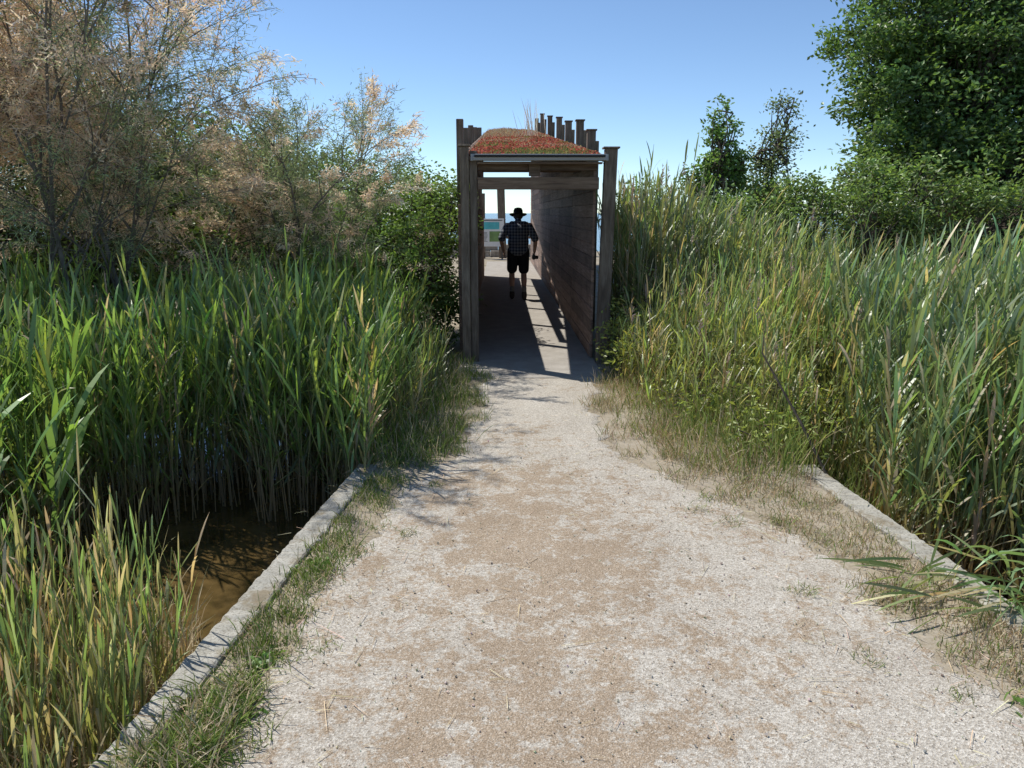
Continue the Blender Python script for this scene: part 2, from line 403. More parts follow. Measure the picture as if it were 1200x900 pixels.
M_hat=plain('felt_hat',(.016,.015,.016),.9,.15,.2,40)
M_hair=plain('grey_hair',(.10,.085,.07),.8,.3,.3,120)
M_cam=plain('camera_black',(.012,.012,.013),.4,.4,.1)
M_shirt,nt,out=newmat('plaid_shirt')
sp=N(nt,'ShaderNodeSeparateXYZ'); nt.links.new(objco(nt),sp.inputs[0])
def lines(o_,f,w,ph=0): return math_(nt,'LESS_THAN',math_(nt,'FRACT',math_(nt,'ADD',math_(nt,'MULTIPLY',o_,f),ph)),w)
lx=lines(sp.outputs[0],18,.20,.3); lz=lines(sp.outputs[2],18,.20,.1)
both=math_(nt,'MULTIPLY',math_(nt,'ADD',lx,lz),.5)
c=ramp(nt,both,[(0,(.06,.07,.095)),(.5,(.27,.29,.32)),(1,(.62,.63,.64))])
principled(nt,out,c,.9,bump(nt,noise(nt,objco(nt),14,3),.4,.02),.15)
def finger(b,d1,d2,r,l):
    b=Vector(b); p1=b+Vector(d1)*l*.55; p2=p1+Vector(d2)*l*.45
    return ('c',[(tuple(b),r),(tuple(p1),r*.92),(tuple(p2),r*.8)])
parts=[]
legs=[[( -.10,0,.90),(-.12,.10,.49),(-.115,.03,.09)],[(.10,0,.90),(.105,.02,.48),(.11,-.16,.10)]]
for l in legs:
    h,k,an=map(Vector,l)
    calf=k.lerp(an,.33)+Vector((0,-.018,0))
    parts.append(('c',[(tuple(h),.088),(tuple(h.lerp(k,.5)),.073),(tuple(k),.054),(tuple(calf),.056),(tuple(k.lerp(an,.7)),.040),(tuple(an),.034)]))
parts+=[('e',(0,.0,.95),(.165,.12,.12)),('e',(0,.02,1.12),(.15,.11,.18),-.12),('e',(0,.06,1.29),(.185,.12,.16),-.3)]
parts.append(('c',[((0,.10,1.38),.062),((0,.15,1.44),.055),((0,.185,1.50),.055)]))
arms=[[(-.215,.07,1.36),(-.32,-.01,1.11),(-.275,.12,.89)],[(.215,.07,1.36),(.325,-.01,1.10),(.31,.14,.88)]]
for sgn,am in zip((-1,1),arms):
    s_,e_,w_=map(Vector,am)
    parts.append(('c',[(tuple(s_),.062),(tuple(s_.lerp(e_,.5)),.050),(tuple(e_),.040),(tuple(e_.lerp(w_,.3)),.040),(tuple(w_),.026)]))
    pd=(w_-e_).normalized(); palm=w_+pd*.05
    parts.append(('e',tuple(palm),(.018,.036,.048),-.4))
    for q in range(4):
        fb=palm+pd*.035+Vector((0,-.028+.019*q,-.004*abs(q-1.5)))
        parts.append(finger(fb,(pd*.9+Vector((-sgn*.2,0,0)))[:],(pd*.5+Vector((-sgn*.7,0,-.1)))[:],.0085,[.065,.078,.074,.06][q]))
    parts.append(finger(w_+pd*.02+Vector((0,.03,0)),(pd*.6+Vector((-sgn*.2,.6,0)))[:],(pd*.9+Vector((-sgn*.3,.1,0)))[:],.0105,.06))
hc=Vector((0,.215,1.545))
parts+=[('e',tuple(hc),(.076,.095,.105)),('e',tuple(hc+Vector((0,.035,-.055))),(.055,.06,.06)),
        ('c',[(tuple(hc+Vector((0,.095,.012))),.010),(tuple(hc+Vector((0,.112,-.02))),.014)]),
        ('e',tuple(hc+Vector((-.079,-.005,-.01))),(.010,.020,.032)),('e',tuple(hc+Vector((.079,-.005,-.01))),(.010,.020,.032)),
        ('e',tuple(hc+Vector((0,.086,.025))),(.05,.014,.010)),('e',tuple(hc+Vector((0,.088,-.055))),(.024,.012,.009))]
blobobj('body',parts,M_skin,.006,3)
blobobj('hair',[('e',tuple(hc+Vector((0,-.016,.008))),(.081,.088,.098)),('e',tuple(hc+Vector((0,-.06,-.045))),(.06,.03,.05))],M_hair,.007)
for sx_ in (-.03,.03):
    bm=bmesh.new(); bmesh.ops.create_uvsphere(bm,u_segments=12,v_segments=8,radius=.012,matrix=Matrix.Translation(hc+Vector((sx_,.082,.004))))
    me=bpy.data.meshes.new('eye'); bm.to_mesh(me); bm.free(); me.materials.append(M_white); o=bpy.data.objects.new('eye',me); COL.objects.link(o); o.parent=man
sh=[('e',(0,-.0,.91),(.205,.15,.12)),('e',(0,.005,1.07),(.20,.145,.2),-.12),('e',(0,.05,1.26),(.225,.15,.17),-.3),
    ('c',[((-.12,.07,1.395),.06),((.12,.07,1.395),.06)]),('c',[((0,.10,1.40),.08),((0,.14,1.445),.066)])]
for am in arms:
    s_,e_,w_=map(Vector,am); sh.append(('c',[(tuple(s_*.96+Vector((0,0,.03))),.078),(tuple(s_.lerp(e_,.5)),.072),(tuple(s_.lerp(e_,.88)),.07)]))
blobobj('plaid_shirt',sh,M_shirt,.009,3)
so=[('e',(0,.0,.90),(.185,.135,.12))]
for l in legs:
    h,k,an=map(Vector,l); so.append(('c',[(tuple(h),.110),(tuple(h.lerp(k,.5)),.106),(tuple(h.lerp(k,.80)),.100)]))
blobobj('shorts',so,M_shorts,.009,3)
bo=[];sk=[]
for l in legs:
    an=Vector(l[2]); 
    bo.append(('c',[(tuple(an+Vector((0,0,.03))),.050),(tuple(an+Vector((0,-.01,-.03))),.052)]))
    heel=.042; toe=an+Vector((0,.17,0)); toe.z=.036
    bo.append(('c',[((an.x,an.y-.03,heel),.042),((an.x,an.y+.07,.042),.046),(tuple(toe),.036)]))
    sk.append(('c',[(tuple(an+Vector((0,0,.04))),.044),(tuple(an+Vector((0,.005,.12))),.045)]))
blobobj('boots',bo,M_boot,.008,3); blobobj('socks',sk,M_sock,.008,3)
bm=bmesh.new(); prof=[(0,.110),(.04,.113),(.07,.103),(.088,.07),(.093,.02),(.10,.004),(.14,-.010),(.168,-.012),(.170,-.018),(.14,-.018),(.095,-.006),(.085,.0)]
vr=[]
for r,zz in prof:
    vr.append([bm.verts.new((r*math.cos(t)*.98,r*math.sin(t)*1.06,zz+(.010*math.cos(2*t) if r>.12 else 0))) for t in np.linspace(0,2*math.pi,33)[:-1]])
for k in range(len(vr)-1):
    for j in range(32): bm.faces.new((vr[k][j],vr[k][(j+1)%32],vr[k+1][(j+1)%32],vr[k+1][j]))
bmesh.ops.remove_doubles(bm,verts=bm.verts,dist=1e-5)
for f in bm.faces: f.smooth=True
me=bpy.data.meshes.new('brimmed_hat'); bm.to_mesh(me); bm.free(); me.materials.append(M_hat)
o=bpy.data.objects.new('brimmed_hat',me); COL.objects.link(o); o.parent=man; o.location=hc+Vector((0,-.005,.040)); o.rotation_euler=(-.22,0,0)
w_=Vector(arms[1][2]); cb=w_+Vector((-.01,.03,-.10))
bm=bmesh.new(); r=bmesh.ops.create_cube(bm,size=1,matrix=Matrix.Translation(cb)@Matrix.Diagonal((.065,.13,.09,1)))
bmesh.ops.bevel(bm,geom=bm.edges[:],offset=.012,segments=2,affect='EDGES')
bmesh.ops.create_cone(bm,cap_ends=True,segments=20,radius1=.036,radius2=.032,depth=.07,matrix=Matrix.Translation(cb+Vector((.05,0,-.005)))@Matrix.Rotation(math.pi/2,4,'Y'))
bmesh.ops.create_cube(bm,size=1,matrix=Matrix.Translation(cb+Vector((0,0,.055)))@Matrix.Diagonal((.045,.05,.03,1)))
me=bpy.data.meshes.new('photo_camera'); bm.to_mesh(me); bm.free(); me.materials.append(M_cam); o=bpy.data.objects.new('photo_camera',me); COL.objects.link(o); o.parent=man
man.location=(.33,14.5,.016)

# ------------------------------------------------------------------ reeds
DRY=np.array((.52,.43,.28)); 
def reeds(name,xy,H,green,K=10,lean=(0,0),lw=.022,ll=.36,dryf=.15,spread=.10,plume=0.0,droop=.3,lowk=3.2,el0=56):
    n=len(xy); x,y=xy[:,0],xy[:,1]; z0=np.maximum(hgt(x,y),-.5)-.02
    base=np.stack([x,y,z0],-1)
    ln=rng.normal(size=(n,2))*spread+np.array(lean)
    def P(s):
        s=np.asarray(s); 
        return base+np.stack([ln[:,0]*H*s**1.6,ln[:,1]*H*s**1.6,H*s*(1-.06*s)],-1)
    acc=Acc(); green=np.asarray(green)
    isdry=rng.random(n)<dryf
    gcol=jit(n,green,.20,.08); patch=(.95+.3*np.sin(x*1.9+y*1.3)*np.sin(y*2.3-x))[:,None]; gcol=gcol*patch
    yel=rng.random(n)<.22; gcol[yel]*=np.array([1.4,1.15,.95])
    gcol[isdry]=jit(isdry.sum(),DRY,.2)
    ss=[0,.3,.62,1.0]; 
    for k in range(3):
        t=ss[k]; cc=(DRY*.85)*(1-t)**1.5+gcol*(1-(1-t)**1.5)
        tubes(acc,P(np.full(n,ss[k])),P(np.full(n,ss[k+1])),.0045*(1-ss[k]*.6),.0045*(1-ss[k+1]*.6),cc,3,0)
    az0=rng.uniform(0,2*math.pi,n)
    for k in range(K):
        s=np.clip(.14+.86*(k+rng.random(n)*.8)/K,0,1); b=P(s)
        az=az0+math.pi*(k%2)+rng.normal(0,.5,n)
        el=np.radians(np.clip(rng.normal(el0+16*s,9),25,88))
        d=np.stack([np.cos(az)*np.cos(el)+ln[:,0]*.8,np.sin(az)*np.cos(el)+ln[:,1]*.8,np.sin(el)],-1)
        Lk=ll*rng.uniform(.65,1.25,n)*(1-.25*np.abs(s-.6))
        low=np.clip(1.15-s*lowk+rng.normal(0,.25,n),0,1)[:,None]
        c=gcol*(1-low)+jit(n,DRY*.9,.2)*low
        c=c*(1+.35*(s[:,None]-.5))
        side=np.stack([-np.sin(az),np.cos(az),rng.normal(0,.35,n)],-1)
        side=nrm(side-d*np.sum(side*nrm(d),1,keepdims=True))
        keep=rng.random(n)<np.where(s<.35,.5,1)
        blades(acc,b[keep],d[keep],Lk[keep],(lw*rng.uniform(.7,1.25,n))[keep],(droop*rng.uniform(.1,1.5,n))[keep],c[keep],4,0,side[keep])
    if plume>0:
        idx=np.where(rng.random(n)<plume)[0]; tip=P(np.ones(n))[idx]
        for q in range(26):
            m=len(idx); f=rng.random(m)
            bp=tip+np.stack([np.zeros(m),np.zeros(m),f*.2],-1)
            blades(acc,bp,np.stack([rng.normal(.4,.5,m),rng.normal(0,.5,m),np.ones(m)],-1),.07*(1.2-f),.008,.3,jit(m,(.48,.38,.32),.15),2,1)
    return acc.build(name,[M_reed,M_dry],False)
def scatter(n,x0,x1,y0,y1,cond):
    out=[];c=0
    while c<n:
        x=rng.uniform(x0,x1,n*2); y=rng.uniform(y0,y1,n*2); k=cond(x,y); p=np.stack([x[k],y[k]],-1); out.append(p); c+=len(p)
    return np.concatenate(out)[:n]
def Htop(p,top): return np.maximum(top-np.maximum(hgt(p[:,0],p[:,1]),-.5),.4)
front=lambda x: np.interp(x,[-6,-3.2,-2.7,-2.3,-1.6,-1.15,-.95],[3.3,3.5,4.1,4.8,4.95,4.75,4.75])
p=scatter(3000,-6.5,-.85,3.2,8.4,lambda x,y:(y>front(x)+.15*np.sin(x*9))&(x<-.82-.03*(y-4.5))&(rng.random(len(x))<np.exp(-(y-front(x))*.30)))
top=.98+rng.normal(0,.17,len(p))+.12*np.sin(p[:,0]*2.7)+np.interp(p[:,0],[-3,-1.5,-.8],[.05,.0,-.22])
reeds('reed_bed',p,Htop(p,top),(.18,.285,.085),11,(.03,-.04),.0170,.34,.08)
p=scatter(60,-3.6,-2.3,3.0,3.8,lambda x,y:x>-9); reeds('giant_reed',p,rng.uniform(1.2,1.7,60),(.20,.32,.10),10,(.08,0),.028,.46,.0,.12)
p=scatter(1250,-3.2,-1.22,1.3,3.4,lambda x,y:(y<3.36-(x+3.2)*.27)&(x<xl(y)-.15-np.clip(y-2.2,0,2)*.25)&(rng.random(len(x))<.35+.65*(y>1.9)))
reeds('reed_bed',p,rng.normal(.84,.14,len(p))*np.interp(p[:,1],[1.3,2.3,3.3],[.70,.93,1.10]),(.22,.30,.12),6,(.02,.02),.0100,.24,.34,.07,lowk=1.9,el0=66)
p=scatter(2600,2.15,6.5,2.6,7.2,lambda x,y:(x>xr(y)+.17+.10*np.sin(y*6)+np.interp(y,[2.6,3.2,4.4,5.0,5.8,8],[.75,.25,.10,.40,.8,1.2]))&(rng.random(len(x))<np.exp(-(x-2.2)*.40)))
top=1.15+rng.normal(0,.17,len(p))+.10*np.sin(p[:,0]*3.1+p[:,1])+np.interp(p[:,0],[2.1,3,5],[-.12,.0,.12])-np.interp(p[:,1],[2.6,3.6,9],[.25,0,0])
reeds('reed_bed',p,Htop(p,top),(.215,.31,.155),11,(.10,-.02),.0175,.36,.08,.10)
p=scatter(1700,1.45,5.0,5.8,9.0,lambda x,y:(x>1.45+np.clip(7.6-y,0,3)*.45+.1*np.sin(y*5))&(rng.random(len(x))<np.exp(-(x-1.5)*.25)))
top=np.interp(p[:,1],[5.8,7,9],[.85,1.12,1.35])+rng.normal(0,.18,len(p))+.12*np.sin(p[:,0]*2.9+p[:,1]*1.7)
reeds('reed_bed',p,np.maximum(top-.25,.5),(.25,.325,.15),8,(.04,-.02),.0135,.32,.16,.10,plume=.03,el0=62)
p=scatter(900,1.35,4.0,8.0,10.5,lambda x,y:rng.random(len(x))<np.exp(-(x-1.3)*.35))
reeds('reed_bed',p,rng.normal(1.92,.2,len(p))*np.interp(p[:,0],[1.3,2.0,2.8,4],[1.0,.95,.75,.65]),(.23,.30,.13),9,(.05,0),.018,.34,.10,.09,plume=.06)
p=scatter(620,1.15,3.0,4.9,8,lambda x,y:(x>1.15+np.clip(6.0-y,0,2)*.75)); reeds('reed_bed',p,rng.normal(.80,.2,len(p))*np.interp(p[:,0],[1.2,2,3],[.75,1,1.1]),(.25,.32,.11),7,(0,0),.011,.24,.25,.09,plume=.04)
p=scatter(380,-1.6,-.45,5.3,8.2,lambda x,y:x<-.55-.03*(8-y)); reeds('reed_bed',p,rng.normal(.68,.14,len(p))*np.interp(p[:,0],[-1.4,-.8,-.45],[1.25,.85,.5]),(.21,.30,.10),7,(.02,0),.011,.22,.15,.1)

# ------------------------------------------------------------------ grass verges
def grass(name,xy,L,W,cols,probs,el=(50,85),droop=.5,z=0):
    n=len(xy); acc=Acc(); az=rng.uniform(0,2*math.pi,n); e=np.radians(rng.uniform(*el,n))
    d=np.stack([np.cos(az)*np.cos(e),np.sin(az)*np.cos(e),np.sin(e)],-1)
    pick=rng.choice(len(cols),n,p=probs); c=jit(n,(1,1,1),.2,.06)*np.array(cols)[pick]
    b=np.stack([xy[:,0],xy[:,1],np.maximum(hgt(xy[:,0],xy[:,1]),-.4)+z],-1)
    blades(acc,b,d,L,W,rng.uniform(.2,1,n)*droop,c,3,0); return acc.build(name,[M_dry],False)
def clump(n,cent,sig):
    k=rng.integers(0,len(cent),n); return cent[k]+rng.normal(size=(n,2))*np.broadcast_to(sig,(len(cent),))[k][:,None]
G1=(.18,.27,.07);G2=(.28,.35,.10);D1=(.62,.52,.36);D2=(.52,.39,.24)
y=rng.uniform(1.2,7.6,170); lx_=L_(np.minimum(y,7.3)); kx=np.where(y<4.6,xl(y)+.01,-.75)
x=kx+np.where(y<4.6,np.interp(y,[1.5,2.4,3],[.42,.26,.22]),lx_-kx)*rng.random(170)**1.3; p=clump(13000,np.stack([x,y],-1),.045)
k=(p[:,0]>np.where(p[:,1]<4.7,xl(p[:,1])-.05,-9))&(p[:,0]<L_(p[:,1])+.18); p=p[k]
grass('grass_verge',p,rng.gamma(3,.018,len(p))*np.interp(p[:,1],[1,4.3,5,8],[1.0,.9,1.5,2.0]),.004,[G1,G2,D1],[.44,.28,.28])
c_=np.stack([rng.uniform(-1.4,-.8,60),rng.uniform(1.4,2.45,60)],-1); p=clump(9000,c_,.06)
k=(p[:,0]<xl(p[:,1])+.24)&(p[:,0]>xl(p[:,1])-.16)&(rng.random(len(p))<np.interp(p[:,1],[2.1,2.45],[1,.15])); p=p[k]
grass('grass_verge',p,rng.uniform(.05,.19,len(p)),.0045,[G1,G2,D1],[.32,.24,.44],(18,75),.5,.0)
y=rng.uniform(1.0,7.6,240); rx=R_(np.minimum(y,7.3)); 
x=rx+rng.random(240)**.8*np.where(y<4.7,(xr(y)-rx),1.2); p=clump(21000,np.stack([x,y],-1),.07)
k=(p[:,0]<np.where(p[:,1]<4.75,xr(p[:,1])+.02,9))&(p[:,0]>R_(p[:,1])-.14)&(rng.random(len(p))<np.interp(p[:,1],[2.2,2.8,3.3,4.0,4.4],[1,.9,.85,.9,1])); p=p[k]
grass('grass_verge',p,rng.gamma(3,.02,len(p))*np.interp(p[:,1],[1,4,4.6,8],[.8,.7,1.3,1.8]),.0038,[G1,G2,D1,D2],[.14,.14,.44,.28])
ex,ey=[1.35,1.05,.93,1.02,1.3],[4.4,5,5.8,7,8.2]
p=scatter(10500,.85,3.2,4.4,8.2,lambda x,y:(x>np.interp(y,ey,ex)+.07*np.sin(y*9)+.04*np.sin(y*23)))
edge=p[:,0]-np.interp(p[:,1],ey,ex)
fe=np.clip(edge/.45,0,1)
pick=rng.random(len(p)); dryk=pick>(.18+.52*fe)
Lg=rng.uniform(.15,.62,len(p))*np.clip(.30+edge*.9,.30,1.1)
grass('meadow_grass',p[dryk],Lg[dryk],.0045,[D1,D2,G2],[.5,.32,.18],(45,88),.45)
grass('meadow_grass',p[~dryk],Lg[~dryk],.006,[G1,G2,(.38,.42,.14)],[.25,.4,.35],(58,88),.4)
p=scatter(4000,-1.6,-.3,4.8,8.4,lambda x,y:(x<L_(np.minimum(y,7.3))-.05)&(hgt(x,y)>-.5))
grass('meadow_grass',p,rng.uniform(.12,.42,len(p))*np.interp(p[:,0],[-1,-.35],[1.2,.5]),.006,[G1,G2,D1],[.38,.34,.28],(55,88),.4)
p=scatter(8000,-3,-1.2,1.3,3.2,lambda x,y:(x<xl(y)-.12-np.clip(y-2.2,0,2)*.25)); grass('dry_reed_litter',p,rng.uniform(.12,.62,len(p)),.0055,[D1,D2,G2],[.66,.14,.20],(35,88),.5)
cent=np.stack([rng.uniform(-1.1,1.9,60),rng.uniform(1.5,4.5,60)],-1); cent=cent[(cent[:,0]<L_(cent[:,1])+.2)|(cent[:,0]>R_(cent[:,1])-.3)]
p=clump(1900,cent,.035); grass('grass_tuft',p,rng.uniform(.02,.06,len(p)),.003,[G1,G2,D1],[.3,.25,.45],(30,85),.4,.01)

# straw litter
acc=Acc(); n=1900; x=rng.uniform(-1.1,1.95,n); y=1.5+rng.random(n)**1.3*5; z=np.full(n,.020)
edgew=np.minimum(np.abs(x-L_(y)),np.abs(x-R_(y))); k=(rng.random(n)<np.exp(-edgew*2.8)+.06); x,y,z=x[k],y[k],z[k]; n=len(x)
a_=rng.uniform(0,6.28,n)
blades(acc,np.stack([x,y,z],-1),np.stack([np.cos(a_),np.sin(a_),np.zeros(n)],-1),rng.gamma(2,.026,n)+.012,.003,0,jit(n,(.66,.55,.38),.2),1,0,np.stack([-np.sin(a_),np.cos(a_),rng.normal(0,.3,n)],-1))
acc.build('straw_litter',[M_dry])
acc=Acc(); n=2200; x=rng.uniform(-1.05,1.9,n); y=1.4+rng.random(n)**1.4*4.0; r=rng.gamma(3,.0007,n)+.0012
pc=np.stack([x,y,np.full(n,.014)],-1); d=nrm(rng.normal(size=(n,3))*[1,1,.3]+[0,0,1])
tubes(acc,pc-d*r[:,None]*.3,pc+d*r[:,None]*.8,r,r*.45,jit(n,(.50,.45,.38),.25),5,0); acc.build('pebbles',[M_dry])

acc=Acc(); n=60; b=np.stack([rng.uniform(1.75,2.25,n),rng.uniform(2.75,3.25,n),rng.uniform(.03,.10,n)],-1)
d=np.stack([rng.normal(-.8,.5,n),rng.normal(-.3,.5,n),rng.normal(.05,.12,n)],-1)
blades(acc,b,d,rng.uniform(.15,.36,n),.013,.12,np.where(rng.random((n,1))<.6,jit(n,(.20,.28,.12)),jit(n,D1)),4); 
n=40; b=np.stack([rng.uniform(2.0,2.4,n),rng.uniform(2.5,3.1,n),rng.uniform(.0,.25,n)],-1)
blades(acc,b,np.stack([rng.normal(-.4,.6,n),rng.normal(-.3,.4,n),rng.uniform(.2,1,n)],-1),rng.uniform(.2,.4,n),.016,.5,jit(n,(.19,.29,.13)),4)
acc.build('fallen_reeds',[M_reed])
def weed(name,cx,cy,n,R):
    acc=Acc(); az=rng.uniform(0,2*math.pi,n); el=rng.uniform(.25,1.1,n)
    b=np.stack([cx+rng.normal(0,R*.35,n),cy+rng.normal(0,R*.35,n),np.full(n,.01)],-1)
    blades(acc,b,np.stack([np.cos(az)*np.cos(el),np.sin(az)*np.cos(el),np.sin(el)],-1),rng.uniform(.03,.08,n),rng.uniform(.012,.024,n),.6,jit(n,(.17,.29,.07),.2),4,0); acc.build(name,[M_leaf])
weed('weed_plant',-.90,2.22,60,.13); weed('weed_plant',-.88,2.5,26,.07); weed('weed_plant',-.94,2.02,50,.12); weed('weed_plant',1.78,2.2,24,.12); weed('weed_plant',-.86,3.3,22,.08)

# ------------------------------------------------------------------ trees and shrubs
def lobed(name,base,lobes,anch,nleaf,sig,LS,col,bark=M_bark,tr=.12,trunk_h=None,mat=None,colvar=.25,up=.5,twig=.007):
    acc=Acc(); base=np.array(base,float); segs=[]
    top=np.mean([l[0] for l in lobes],0)
    th=trunk_h or .55; tp=[base+(top-base)*t*th+rng.normal(size=3)*[.08,.08,0]*(t>0) for t in np.linspace(0,1,5)]
    for k in range(4): segs.append((tp[k],tp[k+1],tr*(1-.12*k),tr*(1-.12*(k+1))))
    allA=[]
    vol=np.array([l[1][0]*l[1][1]*l[1][2] for l in lobes])**.75; vol/=vol.sum()
    for (c,r),w in zip(lobes,vol):
        c=np.array(c,float); r=np.array(r,float)
        s0=tp[rng.integers(1,5)]; pts=[s0+(c-s0)*t+rng.normal(size=3)*.10*(0<t<1)*np.array([1,1,.6]) for t in np.linspace(0,1,6)]
        for k in range(5): segs.append((pts[k],pts[k+1],tr*.5*(1-.15*k),tr*.5*(1-.15*(k+1))))
        m=max(4,int(anch*w)); u=nrm(rng.normal(size=(m,3)))
        lump=1+.20*np.sin(u[:,0]*5+c[0])*np.sin(u[:,1]*4+c[1]*3)+.12*np.sin(u[:,2]*7+c[2]*2)
        rad=(.45+.55*rng.random(m)**.5)*lump*(1+.10*rng.random(m))
        A=c+u*r*rad[:,None]; A[:,2]=np.maximum(A[:,2],base[2]+.15); allA.append(A)
        for q in range(m):
            s=pts[rng.integers(2,6)]; e=A[q]; mdp=(s+e)/2+rng.normal(size=3)*.08
            segs.append((s,mdp,twig*1.8,twig*1.3)); segs.append((mdp,e,twig*1.3,twig*.5))
    S=segs; tubes(acc,np.array([s[0] for s in S]),np.array([s[1] for s in S]),np.array([s[2] for s in S]),np.array([s[3] for s in S]),np.ones(3)*.2,5,1)
    A=np.concatenate(allA); n=len(A)*nleaf; k=np.repeat(np.arange(len(A)),nleaf)
    g=np.clip(rng.normal(size=(n,3)),-2.0,2.0)*[1,1,.75]; pos=A[k]+g*sig*rng.uniform(.6,1.3,len(A))[k][:,None]
    pos[:,2]=np.maximum(pos[:,2],base[2]+.03)
    cb=(1+rng.normal(size=len(A))*colvar)[k][:,None]
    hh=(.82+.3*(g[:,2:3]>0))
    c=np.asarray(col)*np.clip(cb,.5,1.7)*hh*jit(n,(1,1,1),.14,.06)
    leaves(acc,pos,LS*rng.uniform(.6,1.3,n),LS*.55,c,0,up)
    return acc.build(name,[mat or M_leaf,bark],False)
lob=[((6.35,12.2,4.45),(1.2,1.1,1.0)),((5.7,12.0,4.0),(.6,.6,.55)),((7.6,12.4,4.8),(1.5,1.4,1.5)),((6.5,12.0,3.2),(1.2,1.2,1.0)),((5.95,11.9,3.15),(.65,.7,.7)),((8.6,12.2,3.5),(1.8,1.5,1.5)),((6.1,11.6,2.4),(.9,.9,.65)),((7.4,11.2,2.3),(1.3,1.0,.8)),((9.4,12.6,5.2),(1.8,1.6,1.7)),((6.9,12.7,5.7),(1.0,1.1,.9)),((9.2,11,2.3),(1.3,1,1.0)),((6.9,11.2,4.0),(.6,.5,.5)),((7.9,10.9,3.2),(.6,.5,.5)),((8.6,11,4.4),(.7,.5,.5))]
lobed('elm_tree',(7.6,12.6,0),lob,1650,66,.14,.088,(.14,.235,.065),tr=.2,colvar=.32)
lobed('elm_tree',(12,14,0),[((11.5,13.5,3.5),(2.4,2,2)),((12.5,14,5.6),(2.2,2,1.8)),((10.3,13,2.2),(1.5,1.4,1.2))],450,55,.22,.11,(.12,.19,.05),tr=.2)
lobed('young_poplar_tree',(3.05,11,0),[((3.05,11,2.0),(.30,.3,.5)),((3.08,11,2.55),(.22,.22,.45)),((3.02,11,3.0),(.10,.1,.32)),((3.3,11,2.2),(.18,.2,.28)),((2.8,11,2.1),(.18,.2,.28))],150,30,.06,.065,(.20,.33,.085),tr=.035,trunk_h=1.0)
lobed('young_oak_tree',(4.0,11.5,0),[((4.0,11.5,2.0),(.5,.4,.4)),((4.05,11.5,2.6),(.35,.3,.3)),((4.1,11.5,3.05),(.22,.2,.22)),((3.8,11.4,2.35),(.25,.2,.25))],130,22,.09,.055,(.20,.26,.11),tr=.035,trunk_h=1.0)
lobed('hawthorn_shrub',(4.4,9.9,0),[((3.4,10.0,1.25),(.5,.5,.5)),((4.0,10.1,1.55),(.35,.4,.5)),((4.75,10,1.45),(.5,.5,.6)),((5.4,9.9,1.75),(.5,.5,.5)),((6.2,9.6,1.4),(.6,.6,.7)),((6.9,9.6,1.8),(.5,.5,.5)),((7.8,9.3,1.6),(.8,.8,.8)),((2.9,10.4,1.3),(.4,.4,.5)),((5.0,10.6,1.95),(.35,.4,.4)),((2.0,11.2,1.6),(.5,.4,.45)),((3.6,11.2,1.7),(.5,.4,.4))],720,42,.12,.065,(.18,.27,.08),tr=.05,colvar=.35)
lobed('bramble_thicket',(2.1,6.8,0),[((1.45,7.3,.30),(.35,.45,.24)),((1.85,6.7,.34),(.4,.5,.24)),((2.5,6.6,.40),(.45,.5,.25)),((1.55,5.9,.18),(.35,.4,.15)),((2.1,5.6,.22),(.45,.4,.18)),((1.7,8.2,.55),(.35,.4,.4)),((1.9,5.1,.12),(.35,.3,.12))],250,22,.09,.05,(.31,.37,.10),tr=.012,twig=.004)
lobed('bramble_thicket',(1.3,7.9,0),[((1.35,7.9,.3),(.22,.4,.3)),((1.25,7.3,.2),(.2,.3,.2)),((1.45,8.4,.5),(.2,.4,.4))],100,24,.08,.05,(.31,.36,.09),tr=.012,twig=.004)
lobed('bramble_thicket',(-1.2,9.2,0),[((-.85,9.0,.9),(.35,.5,.6)),((-1.4,9.4,1.25),(.6,.6,.6)),((-.95,10.2,1.5),(.45,.6,.5)),((-1.9,9.0,1.0),(.6,.6,.6)),((-.75,9.6,.5),(.25,.6,.4)),((-1.3,8.6,.6),(.4,.35,.5))],460,44,.11,.06,(.15,.245,.065),tr=.03,colvar=.32)
lobed('privet_shrub',(-2.4,10.5,0),[((-1.3,10.8,1.75),(.55,.5,.45)),((-2.2,10.6,1.9),(.8,.7,.5)),((-3.3,10.2,2.0),(.9,.8,.7)),((-4.4,9.8,2.1),(1.,.8,.9)),((-.85,11.4,1.65),(.35,.5,.5)),((-5.6,9.8,2.6),(1.1,.8,.9))],780,42,.13,.06,(.17,.26,.075),tr=.06,colvar=.32)
lobed('elder_shrub',(-5.2,8.8,0),[((-5.6,8.8,1.6),(1.2,1,.9)),((-4.2,8.6,1.3),(1,.8,.7)),((-7.4,9,2.2),(1.6,1.2,1.3)),((-3.0,8.4,1.15),(.8,.6,.6))],560,42,.14,.065,(.135,.205,.06),tr=.07)

